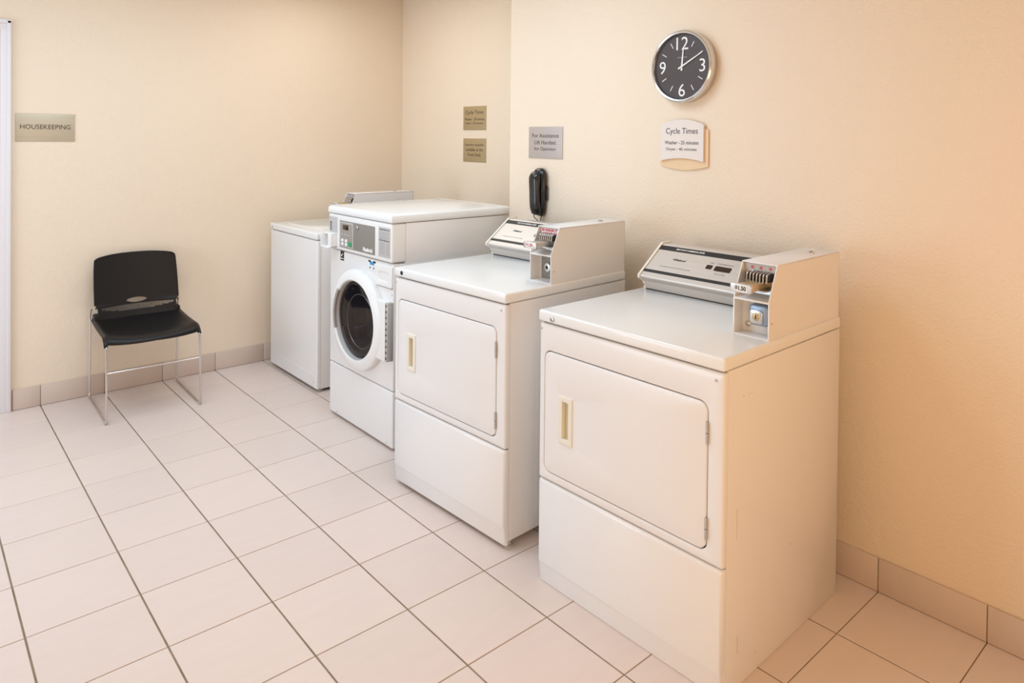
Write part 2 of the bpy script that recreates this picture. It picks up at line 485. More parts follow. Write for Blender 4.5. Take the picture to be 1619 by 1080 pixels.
    b = bmesh.new(); disc = Matrix.Rotation(math.radians(90), 4, 'X')
    tube(b, [(x0 + 0.018, y0 - 0.0008, z0 + 0.05), (x0 + 0.018, y0 + 0.001, z0 + 0.05)], 0.002, 8)
    finish('rivet', b, 'dark', parent)


def console(parent, x0, ya, yb, z0, dryer=True):
    """slanted control console standing on a lid; x0 = front foot, from ya (right) to yb (left)"""
    prof = [(0.0, 0.0), (-0.010, 0.035), (-0.04, 0.054), (-0.041, 0.062), (0.115, 0.176), (0.165, 0.176), (0.165, 0)]
    bm = bmesh.new()
    loft(bm, [[(x0 + x, y, z0 + z) for x, z in prof] for y in (ya, yb - 0.010)])
    c = finish('console_body', bm, 'silver', parent, angle=20)
    # end cap, a touch larger than the body
    pr = [(-0.001, 0.0), (-0.012, 0.033), (-0.046, 0.052), (-0.046, 0.064), (0.113, 0.182), (0.168, 0.182), (0.168, 0)]
    bm = bmesh.new(); loft(bm, [[(x0 + x, y, z0 + z) for x, z in pr] for y in (yb - 0.010, yb)])
    finish('end_cap', bm, 'cream', parent, angle=20)
    bm = bmesh.new(); disc_x(bm, yb - 0.003, z0 + 0.018, [(x0 - 0.01, 0.002), (x0 - 0.003, 0.0025)], 10)
    finish('screw', bm, 'dark', parent)
    top = Vector((x0 + 0.115, 0, z0 + 0.176)); bot = Vector((x0 - 0.041, 0, z0 + 0.062))
    up = (top - bot).normalized(); L = (top - bot).length; nrm = Vector((-up.z, 0, up.x))

    def P(s, y, n):          # s = 0 at the top edge, 1 at the lower lip
        v = top - up * (L * s) + nrm * n; return Vector((v.x, y, v.z))

    def strip(name, m, s0, s1, y0, y1, n0=0.0002, n1=0.0012, par=c, r=0):
        b = bmesh.new()
        if r:
            loop = rrect(y0, y1, 0, (s1 - s0) * L, r, 4)
            loft(b, [[P(s1 - z / L, y, n) for y, z in loop] for n in (n0, n1)])
        else:
            loft(b, [[P(s0, y0, n), P(s0, y1, n), P(s1, y1, n), P(s1, y0, n)] for n in (n0, n1)])
        return finish(name, b, m, par, smooth=False)
    strip('face_plate', 'silver', 0.19, 0.80, ya, yb - 0.013)
    strip('black_band', 'black', 0.055, 0.19, ya, yb - 0.009, 0.0002, 0.0014)
    strip('black_band', 'black', 0.80, 0.875, ya, yb - 0.009, 0.0002, 0.0014)

    def fr(s, y, n=0.0016):
        o = P(s, y, n)
        return Matrix(((0, up.x, nrm.x, o.x), (-1, up.y, nrm.y, o.y), (0, up.z, nrm.z, o.z), (0, 0, 0, 1)))
    lettering('HEAVY DUTY COMMERCIAL DRYER', 'white_print', c, fr(0.118, yb - 0.158), width=0.135, height=0.0085, bold=0.0005)
    lettering('Whirlpool', 'black', c, fr(0.43, yb - 0.140), width=0.062, shear=0.45, bold=0.0004)
    lettering('COMMERCIAL QUALITY ELECTRIC DRYER', 'grey', c, fr(0.66, yb - 0.140), width=0.145, height=0.004)
    # indicator windows
    y1 = yb - 0.268
    strip('indicator_window', 'display', 0.42, 0.53, y1 - 0.026, y1, 0.0012, 0.0026, r=0.004)
    strip('time_display', 'display', 0.42, 0.55, y1 - 0.108, y1 - 0.038, 0.0012, 0.0026, r=0.004)
    lettering('END', 'grey', c, fr(0.35, y1 - 0.016), width=0.016)
    lettering('TIME REMAINING', 'grey', c, fr(0.35, y1 - 0.073), width=0.07, height=0.005)
    lettering('MINUTES', 'grey', c, fr(0.63, y1 - 0.073), width=0.045, height=0.005)
    b = bmesh.new(); bx(b, x0 - 0.0022, x0 + 0.01, ya, yb - 0.011, z0, z0 + 0.0035); finish('foot_line', b, 'dark', c, smooth=False)  # thin dark strip along the console foot
    # rolled lip under the face
    bm = bmesh.new(); tube(bm, [(x0 - 0.038, ya, z0 + 0.059), (x0 - 0.038, yb - 0.007, z0 + 0.059)], 0.005, 10)
    finish('lower_lip', bm, 'silver', c)


def screw(parent, y, z, x=0.0, r=0.0045):
    b = bmesh.new(); disc_x(b, y, z, [(x - 0.003, r * .6), (x - 0.0018, r), (x + 0.001, r)], 14); finish('screw', b, 'steel', parent)


def feet(parent, xs, ys, h, z=0):
    for x in xs:
        for y in ys:
            b = bmesh.new()
            tube(b, [(x, y, z), (x, y, z + 0.008)], 0.019, 18); tube(b, [(x, y, z + 0.008), (x, y, z + h + 0.004)], 0.009, 12)
            finish('foot', b, 'foot', parent)


def dryer(label, loc, rz, lift, lock, notice, brown):
    t = thing('coin_operated_dryer', label, 'dryer', loc, rz, 'coin operated dryers with slanted consoles')
    W, D = 0.752, 0.745
    z = lift
    # cabinet
    bm = bmesh.new()
    bx(bm, 0.0235, D, 0, W, z + (0.014 if lift > 0 else 0.0), z + 0.943, 0.003)
    cab = finish('cabinet', bm, 'white', t)
    bm = bmesh.new(); bx(bm, 0.014, 0.03, 0.009, W - 0.009, z + 0.018, z + 0.946)
    finish('seam_backing', bm, 'dark', t)
    # pressed outline on the side panel
    bm = bmesh.new()
    loop = [(x, zz) for x, zz in rrect(0.17, 0.72, z + 0.06, z + 0.86, 0.02, 5)]
    for yy, s in ((-0.0012, 1),):
        out = [bm.verts.new((x, yy * 0.0 + 0.0003, zz)) for x, zz in loop]
        cx, cz = 0.445, z + 0.46
        mid = [bm.verts.new((x - (0.004 if x > cx else -0.004), -0.0015, zz - (0.004 if zz > cz else -0.004))) for x, zz in loop]
        n = len(out)
        for i in range(n): bm.faces.new((out[i], out[(i + 1) % n], mid[(i + 1) % n], mid[i]))
        bm.faces.new(mid)
    if lift > 0: finish('side_panel', bm, 'white', t)
    else: bm.free()
    # front panel with the door opening
    dy0, dy1, dz0, dz1 = 0.055, 0.722, z + 0.412, z + 0.842
    g = 0.0035
    bm = bmesh.new()
    frame_x(bm, (0, W, z + 0.378, z + 0.9395, 0.008), (dy0 - g, dy1 + g, dz0 - g, dz1 + g, 0.030), 0.0, 0.022, 0.009, 0.0025)
    finish('front_panel', bm, 'white', t)
    bm = bmesh.new()
    hy0, hy1, hz0, hz1 = 0.584, 0.651, z + 0.533, z + 0.703
    frame_x(bm, (dy0, dy1, dz0, dz1, 0.027), (hy0 + .008, hy1 - .008, hz0 + .008, hz1 - .008, 0.003), -0.002, 0.018, 0.004, 0.001)
    door = finish('door', bm, 'white', t)
    bm = bmesh.new()
    frame_x(bm, (hy0, hy1, hz0, hz1, 0.006), (hy0 + .019, hy1 - .019, hz0 + .02, hz1 - .02, 0.003), -0.006, 0.012, 0.003, 0.002)
    hd = finish('door_handle', bm, 'cream', door)
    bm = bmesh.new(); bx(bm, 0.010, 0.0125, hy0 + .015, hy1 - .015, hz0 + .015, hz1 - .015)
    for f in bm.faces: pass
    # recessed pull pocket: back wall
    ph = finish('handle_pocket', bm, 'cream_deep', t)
    for hz in (z + 0.757, z + 0.479):
        b = bmesh.new(); tube(b, [(-0.004, dy0 - 0.002, hz - 0.032), (-0.004, dy0 - 0.002, hz - 0.001)], 0.0045, 10)
        tube(b, [(-0.004, dy0 - 0.002, hz + 0.001), (-0.004, dy0 - 0.002, hz + 0.032)], 0.0045, 10)
        finish('hinge', b, 'steel', t)
    # lower service panel with a creased toe
    z0, zt, z1 = z + 0.001, z + 0.075, z + 0.3735
    bm = bmesh.new()
    lo = [(z0, 0.008), (zt, 0.0), (zt + 0.001, -0.0025), (z1 - 0.012, -0.0025), (z1 - 0.004, 0.0), (z1, 0.006)]
    ys = [(0.0, 0.012), (0.003, 0.005), (0.010, 0.0), (W - 0.010, 0.0), (W - 0.003, 0.005), (W, 0.012)]
    grid = [[bm.verts.new((xo + yo, y, zz)) for y, yo in ys] for zz, xo in lo]
    for a in range(len(lo) - 1):
        for c in range(len(ys) - 1): bm.faces.new((grid[a][c], grid[a][c + 1], grid[a + 1][c + 1], grid[a + 1][c]))
    back = {}
    per = [(a, 0) for a in range(len(lo))] + [(len(lo) - 1, c) for c in range(1, len(ys))] + [(a, len(ys) - 1) for a in range(len(lo) - 2, -1, -1)] + [(0, c) for c in range(len(ys) - 2, 0, -1)]
    bk = [bm.verts.new((0.0215, grid[a][c].co.y, grid[a][c].co.z)) for a, c in per]
    for i in range(len(per)):
        j = (i + 1) % len(per); a, b_ = per[i], per[j]
        bm.faces.new((grid[a[0]][a[1]], grid[b_[0]][b_[1]], bk[j], bk[i]))
    bm.faces.new(bk)
    finish('lower_panel', bm, 'white', t, angle=50)
    # worktop
    bm = bmesh.new(); bx(bm, -0.006, D + 0.0, -0.003, W + 0.003, z + 0.9445, z + 0.985, 0.009, 4)
    finish('worktop', bm, 'white_top', t)
    b = bmesh.new()
    if lock:
        disc_x(b, 0.683, z + 0.961, [(-0.011, 0.006), (-0.0095, 0.0095), (-0.005, 0.0095)], 20); o = finish('key_lock', b, 'steel', t)
        b = bmesh.new(); bx(b, -0.0118, -0.0105, 0.6815, 0.6845, z + 0.957, z + 0.965); finish('keyhole', b, 'dark', o)
    else:
        disc_x(b, 0.692, z + 0.966, [(-0.0075, 0.0095), (-0.0055, 0.0095)], 20); finish('lock_hole', b, 'dark', t)
    screw(t, 0.028, z + 0.916); screw(t, 0.742, z + 0.919)
    if lift > 0.005: feet(t, (0.045, D - 0.05), (0.02, W - 0.035), lift + 0.016)
    console(t, 0.585, 0.134, 0.735, z + 0.985)
    coin_meter(t, 0.255, 0.006, z + 0.985, '$1.50', brown, notice)
    return t


dryer('white coin dryer nearest the camera, tan label slide reading $1.50, tan-lit side', (1.458, -1.248, 0), 0.012, 0.0, True, False, True)
dryer('white coin dryer under the wall phone, raised on small feet, black hole in worktop edge', (1.463, -0.292, 0), 0.042, 0.018, False, True, False)
# scratches on the near dryer's side
near = bpy.data.objects['coin_operated_dryer']
marks = [(0.085, 0.0011, 0.10, 0.155), (0.075, 0.0008, 0.44, 0.53), (0.40, 0.001, 0.30, 0.312), (0.19, 0.001, 0.05, 0.058)]
marks += [(x, 0.006, 0.855 - x * .02, 0.8564 - x * .02) for x in (0.10, 0.13, 0.145)]
for x, ww, z0, z1 in marks:
    bm = bmesh.new(); bx(bm, x, x + ww, -0.0002, 0.001, z0, z1)
    finish('scratch', bm, 'grey', near, smooth=False)


# ------------------------------------------------------------------ front-loading washer
def front_loader():
    t = thing('front_loading_washer', 'tall white front-loading coin washer with round dark glass door', 'washer', (1.592, 0.735, 0), 0)
    W, D = 0.69, 0.775
    bm = bmesh.new(); bx(bm, 0.03, D, 0, W, 0.014, 0.955, 0.003); bx(bm, 0.072, D, 0, W, 0.95, 1.163, 0.002); finish('cabinet', bm, 'white', t)
    bm = bmesh.new(); bx(bm, 0.022, 0.034, 0.01, W - 0.01, 0.02, 0.955); finish('seam_backing', bm, 'dark', t)
    # lower panel and main front
    bm = bmesh.new(); plate_x(bm, 0, W, 0.014, 0.303, 0.008, 0.0, 0.03, 0.008); finish('lower_panel', bm, 'white', t)
    screw(t, 0.06, 0.03); screw(t, 0.6, 0.03)
    bm = bmesh.new(); plate_x(bm, 0, W, 0.307, 0.957, 0.008, 0.0, 0.03, 0.008); finish('front_panel', bm, 'white', t)
    # control head
    bm = bmesh.new(); plate_x(bm, 0, W, 0.963, 1.163, 0.012, -0.012, 0.07, 0.010); head = finish('control_head', bm, 'plastic_white', t)
    # lid with sloping edges
    bm = bmesh.new()
    lo = lambda o, z, b=0: [(-0.014 + o, -0.004 + o, z), (D, -0.004 + o, z), (D, W + 0.004 - o, z), (-0.014 + o, W + 0.004 - o, z)]
    loft(bm, [lo(0.002, 1.1665), lo(0, 1.169), lo(0.002, 1.198), lo(0.012, 1.208), lo(0.022, 1.211)])
    finish('lid', bm, 'white_top', t, angle=50)
    bm = bmesh.new(); bx(bm, 0.695, 0.6965, 0.02, W - 0.02, 1.2108, 1.2115); finish('lid_seam', bm, 'grey', t)
    xf = -0.012
    # control panel
    bm = bmesh.new(); plate_x(bm, 0.165, 0.552, 0.983, 1.133, 0.003, xf - 0.002, xf + 0.002, 0.0005)
    cp = finish('control_panel', bm, 'grey', t)
    bm = bmesh.new(); plate_x(bm, 0.395, 0.545, 0.988, 1.127, 0.005, xf - 0.004, xf, 0.001); finish('keypad_plate', bm, 'grey_light', cp)
    bm = bmesh.new(); plate_x(bm, 0.402, 0.538, 0.994, 1.121, 0.004, xf - 0.005, xf, 0.001); finish('keypad', bm, 'grey_sub', cp)
    bm = bmesh.new(); plate_x(bm, 0.445, 0.508, 1.085, 1.112, 0.002, xf - 0.0065, xf, 0.001); finish('display', bm, 'display', cp)
    for (yy, zz, m) in ((0.51, 1.025, 'white_print'), (0.468, 1.025, 'white_print'), (0.51, 1.005, 'white_print'), (0.468, 1.005, 'white_print'), (0.425, 1.010, 'green')):
        s = 0.016 if m == 'green' else 0.011
        bm = bmesh.new(); plate_x(bm, yy - s * 1.1, yy + s * 1.1, zz - s * .75, zz + s * .75, 0.004, xf - 0.0085, xf - 0.004, 0.001); finish('button', bm, m, cp)
    for k in range(4):
        bm = bmesh.new(); disc_x(bm, 0.515 - k * 0.027, 1.058, [(xf - 0.0065, 0.003), (xf - 0.004, 0.003)], 10); finish('indicator_light', bm, 'white_print', cp)
    bm = bmesh.new(); disc_x(bm, 0.345, 1.112, [(xf - 0.011, 0.008), (xf - 0.009, 0.012), (xf - 0.001, 0.012)], 20); k = finish('key_lock', bm, 'chrome', cp)
    bm = bmesh.new(); bx(bm, xf - 0.0118, xf - 0.0105, 0.3435, 0.3465, 1.106, 1.118); finish('keyhole', bm, 'dark', t)
    lettering('Huebsch', 'white_print', cp, fx(xf - 0.0024, 0.237, 1.003), width=0.10, bold=0.0012)
    # instruction plate
    bm = bmesh.new(); plate_x(bm, 0.012, 0.128, 0.985, 1.140, 0.002, xf - 0.0015, xf + 0.002, 0.0004); ip = finish('instruction_label', bm, 'grey_light', t)
    lettering('WASHER INSTRUCTIONS', 'black', ip, fx(xf - 0.0018, 0.07, 1.127), width=0.1, height=0.007)
    lettering('WATER TEMPERATURE', 'black', ip, fx(xf - 0.0018, 0.07, 1.071), width=0.1, height=0.007)
    for k in range(5):
        bm = bmesh.new(); bx(bm, xf - 0.0019, xf - 0.001, 0.02 + 0.006 * (k % 3), 0.118, 1.112 - k * 0.008, 1.1135 - k * 0.008); finish('print_line', bm, 'grey', ip, smooth=False)
    for k in range(7):
        bm = bmesh.new(); bx(bm, xf - 0.0019, xf - 0.001, 0.02, 0.05 + 0.005 * (k % 2), 1.056 - k * 0.009, 1.0575 - k * 0.009); bx(bm, xf - 0.0019, xf - 0.001, 0.065, 0.115, 1.056 - k * 0.009, 1.0575 - k * 0.009); finish('print_line', bm, 'grey', ip, smooth=False)
    # coin entry and return cup
    bm = bmesh.new(); plate_x(bm, 0.583, 0.676, 1.06, 1.146, 0.002, xf - 0.003, xf + 0.003, 0.001); ce = finish('coin_entry', bm, 'grey_light', t)
    bm = bmesh.new(); bx(bm, xf - 0.0045, xf - 0.002, 0.650, 0.656, 1.068, 1.105); finish('coin_slot', bm, 'dark', ce)
    bm = bmesh.new(); disc_x(bm, 0.655, 1.112, [(xf - 0.0045, 0.006), (xf - 0.002, 0.006)], 12); finish('coin_button', bm, 'dark', ce)
    bm = bmesh.new()
    bx(bm, xf - 0.055, xf + 0.01, 0.586, 0.684, 0.972, 0.982, 0.003); bx(bm, xf - 0.055, xf + 0.01, 0.676, 0.684, 0.972, 1.052, 0.003)
    bx(bm, xf - 0.03, xf + 0.01, 0.586, 0.684, 1.046, 1.056, 0.003); bx(bm, xf - 0.04, xf + 0.01, 0.586, 0.625, 0.972, 1.054, 0.004)
    cup = finish('coin_return_cup', bm, 'plastic_white', t)
    # round door: ring, dark glass bowl, inner rim and handle
    cy, cz = 0.334, 0.615
    R = 0.272; r = 0.214
    bm = bmesh.new()
    prof = [(0.004, R - 0.004), (-0.022, R), (-0.032, R - 0.003), (-0.038, R - 0.010), (-0.046, r + 0.012), (-0.047, r + 0.004), (-0.044, r), (-0.002, r - 0.004), (0.004, r - 0.004)]
    rings = [[(x, cy + q * math.cos(2 * math.pi * k / 72), cz + q * math.sin(2 * math.pi * k / 72)) for k in range(72)] for x, q in prof]
    loft(bm, rings + [rings[0]], False, False); bmesh.ops.remove_doubles(bm, verts=bm.verts, dist=1e-6)
    dr = finish('door', bm, 'plastic_white', t, angle=40)
    bm = bmesh.new()
    prof = [(-0.041, r + 0.001), (-0.041, r - 0.004), (-0.022, r - 0.008), (-0.019, r - 0.008), (-0.019, r + 0.001)]
    rings = [[(x, cy + q * math.cos(2 * math.pi * k / 72), cz + q * math.sin(2 * math.pi * k / 72)) for k in range(72)] for x, q in prof]
    loft(bm, rings + [rings[0]], False, False); bmesh.ops.remove_doubles(bm, verts=bm.verts, dist=1e-6)
    finish('door_rim', bm, 'grey_light', dr, angle=40)
    bm = bmesh.new(); disc_x(bm, cy, cz, [(-0.029, 0.0005), (-0.029, 0.06), (-0.0285, 0.10), (-0.0275, 0.15), (-0.0255, 0.185), (-0.022, 0.200), (-0.014, 0.207)], 64, True, True)
    finish('door_glass', bm, 'glass', dr, angle=60)
    bm = bmesh.new()
    rings = [[(x, cy - 0.05 + q * math.cos(2 * math.pi * k / 64), cz + q * math.sin(2 * math.pi * k / 64)) for k in range(64)] for x, q in ((-0.0275, 0.142), (-0.0305, 0.144), (-0.0275, 0.146))]
    loft(bm, rings + [rings[0]], False, False); bmesh.ops.remove_doubles(bm, verts=bm.verts, dist=1e-6)
    finish('glass_ring', bm, 'drum', dr, angle=60)
    # handle: dark grip pocket inside the left of the ring
    bm = bmesh.new()
    a0, a1, nn = math.radians(-22), math.radians(40), 14
    ra, rb = r - 0.006, r + 0.012
    rings = []
    for k in range(nn + 1):
        a = a0 + (a1 - a0) * k / nn
        rings.append([(x, cy + q * math.cos(a), cz + q * math.sin(a)) for x, q in ((-0.0485, ra), (-0.0485, rb), (-0.036, rb), (-0.036, ra))])
    loft(bm, rings); finish('door_handle', bm, 'grey_sub', dr, angle=30)
    # hinge plate and perforated hinge strip
    bm = bmesh.new(); plate_x(bm, 0.022, 0.12, 0.462, 0.765, 0.004, -0.034, 0.002, 0.004); hp = finish('hinge_plate', bm, 'plastic_white', t)
    bm = bmesh.new(); bx(bm, -0.036, 0.002, 0.0, 0.020, 0.466, 0.762, 0.002); hs = finish('hinge_strip', bm, 'steel', t)
    for k in range(10):
        b = bmesh.new(); bx(b, -0.037, -0.034, 0.004, 0.013, 0.478 + k * 0.0295, 0.489 + k * 0.0295); finish('slot', b, 'dark', hs, smooth=False)
    # soap drawer
    bm = bmesh.new()
    frame_x(bm, (0.004, 0.165, 0.832, 0.945, 0.01), (0.035, 0.14, 0.862, 0.905, 0.012), -0.008, 0.004, 0.004, 0.006); sd = finish('soap_drawer', bm, 'plastic_white', t)
    bm = bmesh.new(); plate_x(bm, 0.03, 0.145, 0.858, 0.910, 0.012, -0.003, 0.004, 0.001); finish('drawer_scoop', bm, 'plastic_white', sd)
    bm = bmesh.new(); bx(bm, -0.002, 0.001, 0.006, 0.16, 0.828, 0.832); finish('drawer_gap', bm, 'grey', sd, smooth=False)
    screw(t, 0.012, 0.80, 0, 0.005)
    # stickers
    bm = bmesh.new(); plate_x(bm, 0.525, 0.565, 0.905, 0.957, 0.001, -0.0015, 0.001, 0.0003); e = finish('energy_sticker', bm, 'black', t)
    lettering('e*', 'white_print', e, fx(-0.0017, 0.545, 0.936), width=0.024, shear=0.3, bold=0.001)
    bm = bmesh.new(); bx(bm, -0.0020, -0.0015, 0.527, 0.563, 0.914, 0.918); finish('print_line', bm, 'white_print', e, smooth=False)
    bm = bmesh.new(); plate_x(bm, 0.17, 0.255, 0.895, 0.952, 0.003, -0.0012, 0.001, 0.0003); b2 = finish('blue_sticker', bm, 'white_print', t)
    for ya, yb in ((0.175, 0.2), (0.225, 0.25)):
        bm = bmesh.new(); bx(bm, -0.0018, -0.0012, ya, yb, 0.938, 0.948); finish('print_block', bm, 'black', b2, smooth=False)
    bm = bmesh.new(); bx(bm, -0.0018, -0.0012, 0.19, 0.235, 0.925, 0.943); finish('print_block', bm, 'blue', b2, smooth=False)
    bm = bmesh.new(); bx(bm, -0.0018, -0.0012, 0.19, 0.2, 0.905, 0.914); bx(bm, -0.0018, -0.0012, 0.228, 0.238, 0.905, 0.914); finish('print_block', bm, 'navy', b2, smooth=False)
    feet(t, (0.06, D - 0.06), (0.05, W - 0.05), 0.014)
    return t


front_loader()


# ------------------------------------------------------------------ plain top-loading washer in the far corner
def top_loader():
    t = thing('top_loading_washer', 'plain white top-loading washer with no front door, in the alcove corner', 'washer', (1.668, 1.752, 0), 0)
    W, D = 0.723, 0.70
    bm = bmesh.new(); bx(bm, 0.025, D, 0.001, W - 0.001, 0.02, 0.955, 0.003); finish('cabinet', bm, 'white', t)
    bm = bmesh.new(); plate_x(bm, 0, W, 0.02, 0.953, 0.008, 0.0, 0.024, 0.010); fp = finish('front_panel', bm, 'white', t)
    bm = bmesh.new(); bx(bm, -0.0008, 0.001, 0.012, W - 0.012, 0.102, 0.106, 0.0004); finish('toe_crease', bm, 'white', fp)
    screw(t, 0.04, 0.06)
    bm = bmesh.new(); bx(bm, 0.012, D - 0.01, 0.01, W - 0.01, 0.952, 0.958); finish('seam_backing', bm, 'dark', t)
    bm = bmesh.new(); bx(bm, -0.006, D, -0.002, W + 0.002, 0.957, 1.0, 0.009, 4); top = finish('top_deck', bm, 'white_top', t)
    bm = bmesh.new()
    lo = lambda o, z: [(x, y, z) for x, y in rrect(0.07 + o, 0.40 - o, 0.15 + o, 0.62 - o, 0.03, 5)]
    loft(bm, [lo(0, 0.999), lo(0, 1.002), lo(0.003, 1.004)]); finish('lid', bm, 'white_top', t)
    b = bmesh.new(); disc_x(b, W - 0.04, 0.975, [(-0.010, 0.006), (-0.0095, 0.008), (-0.005, 0.008)], 14); finish('key_lock', b, 'steel', t)
    feet(t, (0.05, D - 0.05), (0.05, W - 0.05), 0.02)
    bm = bmesh.new(); bx(bm, 0.03, D - 0.01, 0.02, W - 0.02, 0.012, 0.021); finish('base_pan', bm, 'dark', t)
    coin_meter(t, 0.218, 0.006, 1.006, '$1.50', True, False)
    bm = bmesh.new(); bx(bm, 0.23, 0.698, 0.01, 0.12, 0.999, 1.007); finish('meter_pad', bm, 'dark', t)
    return t


top_loader()


# ------------------------------------------------------------------ stacking chair
def chair():
    t = thing('stacking_chair', 'black plastic stacking chair with thin chrome sled legs and oval handle hole', 'chair', (0.817, 2.285, 0), math.radians(-1.5))
    # side frames
    for s in (-1, 1):
        x = 0.247 * s
        pts = [(x * 0.88, -0.08, 0.440), (x * 0.95, -0.222, 0.436), (x * .99, -0.250, 0.42), (x, -0.272, 0.006), (x, 0.262, 0.006), (x, 0.245, 0.515), (x * 0.985, 0.205, 0.566), (x * 0.92, 0.165, 0.560)]
        b = bmesh.new(); tube(b, round_path(pts, 0.03, 5), 0.0062, 10)
        finish('leg_frame', b, 'chrome', t)
        b = bmesh.new(); tube(b, [(x, -0.262, 0.0045), (x, -0.225, 0.0045)], 0.0078, 10); finish('glide', b, 'foot', t)
    b = bmesh.new(); tube(b, [(-0.247, -0.258, 0.282), (0.247, -0.258, 0.282)], 0.0045, 10); finish('front_stretcher', b, 'chrome', t)
    # seat shell
    NU, NV = 28, 22
    bm = bmesh.new(); g = []
    for j in range(NV + 1):
        v = j / NV; row = []
        for i in range(NU + 1):
            u = -1 + 2 * i / NU
            hw = 0.256 - 0.006 * v ** 1.5
            yf = -0.245 - 0.045 * (1 - u * u)          # bowed front
            y = yf + (0.20 - yf) * v
            z = 0.472 + 0.014 * abs(u) ** 2.5 - 0.016 * (1 - u * u) * (1 - abs(2 * v - 1) ** 2) + 0.02 * v ** 3
            fr = max(0, (0.16 - v) / 0.16); z -= (0.045 - 0.012 * (1 - abs(u))) * fr ** 2
            ed = max(0, (abs(u) - 0.93) / 0.07); z -= 0.018 * ed ** 2
            row.append(bm.verts.new((hw * u, y, z)))
        g.append(row)
    for j in range(NV):
        for i in range(NU): bm.faces.new((g[j][i], g[j][i + 1], g[j + 1][i + 1], g[j + 1][i]))
    s = finish('seat', bm, 'black_plastic', t, angle=60)
    md = s.modifiers.new('thickness', 'SOLIDIFY'); md.thickness = 0.007; md.offset = -1
    # back shell with a slotted band and the oval opening
    NU, NV = 122, 60
    bm = bmesh.new(); g = []
    ZB, ZT = 0.478, 0.868

    def S(u, v):
        z = ZB + (ZT - ZB) * v
        z -= 0.018 * (abs(u) ** 3) * v
        hw = 0.236
        if z < 0.575: hw -= 0.022 * min(1, (0.575 - z) / 0.02) ** 0.5 * 0.8
        else: hw -= 0.010 * ((z - 0.575) / 0.29) ** 3
        # rounded upper corners
        top = max(0, (v - 0.94) / 0.06)
        hw -= 0.020 * top ** 3
        y = 0.145 + 0.095 * ((z - 0.478) / 0.39) ** 0.85 + 0.035 * (1 - u * u)
        return Vector((hw * u, y, z))
    ez, eu, rz_, ru = 0.578, 0.0, 0.0165, 0.058 / 0.236
    for j in range(NV + 1):
        g.append([bm.verts.new(S(-1 + 2 * i / NU, j / NV)) for i in range(NU + 1)])
    du, dz = 2 / NU, (ZT - ZB) / NV

    def inel(u, z): return ((u - eu) / ru) ** 2 + ((z - ez) / rz_) ** 2
    for j in range(NV):
        for i in range(NU):
            u = -1 + du * (i + .5); z = ZB + dz * (j + .5)
            if inel(u, z) < 1: continue
            zt = 0.558; zb = 0.555 - 0.034 * (1 - u * u) ** 0.8
            if zb < z < zt and i % 2 == 1 and abs(u) < 0.93 and inel(u, z) > 1.6: continue
            bm.faces.new((g[j][i], g[j][i + 1], g[j + 1][i + 1], g[j + 1][i]))
    # snap the oval's rim
    for j in range(NV + 1):
        for i in range(NU + 1):
            vtx = g[j][i]; u = -1 + du * i; z = ZB + dz * j; q = inel(u, z)
            if 0.6 < q < 1.7 and vtx.is_boundary and vtx.link_faces:
                k = 1 / math.sqrt(q); vtx.co = S(eu + (u - eu) * k, (ez + (z - ez) * k - ZB) / (ZT - ZB))
    bmesh.ops.delete(bm, geom=[v for v in bm.verts if not v.link_faces], context='VERTS')
    bk = finish('backrest', bm, 'black_plastic', t, angle=60)
    md = bk.modifiers.new('thickness', 'SOLIDIFY'); md.thickness = 0.006; md.offset = 0
    # rim round the oval
    b = bmesh.new()
    pts = [S(eu + ru * 1.07 * math.cos(a), (ez + rz_ * 1.1 * math.sin(a) - ZB) / (ZT - ZB)) for a in [2 * math.pi * k / 40 for k in range(41)]]
    tube(b, pts, 0.0042, 8); finish('handle_rim', b, 'black_plastic', t)
    for s in (-1, 1):
        b = bmesh.new()
        bx(b, min(.205 * s, .240 * s), max(.205 * s, .240 * s), 0.15, 0.225, 0.470, 0.520, 0.010); finish('seat_bracket', b, 'black_plastic', t)
    return t


chair()

# ------------------------------------------------------------------ wall clock
ck = thing('wall_clock', 'round wall clock with charcoal face and silver rim above the dryers', 'clock', (WX, -0.49, 1.926))
bm = bmesh.new()
prof = [(0.0, 0.150), (-0.004, 0.158), (-0.036, 0.160), (-0.044, 0.157), (-0.048, 0.152), (-0.046, 0.146), (-0.040, 0.144), (-0.036, 0.143), (-0.034, 0.1425), (-0.03, 0.142)]
disc_x(bm, 0, 0, prof, 72, True, True); finish('rim', bm, 'chrome', ck, angle=30)
bm = bmesh.new(); disc_x(bm, 0, 0, [(-0.0325, 0.1415), (-0.029, 0.1425)], 64); face = finish('clock_face', bm, 'clock_face', ck)
for s, a in (('12', 0), ('3', 90), ('6', 180), ('9', 270)):
    rr = 0.104 if s != '12' else 0.102
    lettering(s, 'white_print', face, fx(-0.0329, -rr * math.sin(math.radians(a)), rr * math.cos(math.radians(a))), height=0.056, name='numeral', bold=0.0)
for a in (30, 60, 120, 150, 210, 240, 300, 330):
    bm = bmesh.new(); bx(bm, -0.0335, -0.0322, -0.0016, 0.0016, 0.096, 0.122)
    bmesh.ops.rotate(bm, verts=bm.verts, cent=(0, 0, 0), matrix=Matrix.Rotation(math.radians(a), 3, 'X'))
    finish('hour_mark', bm, 'white_print', face, smooth=False)
lettering('Sterling & Noble', 'grey_light', face, fx(-0.0329, 0, 0.040), width=0.05)
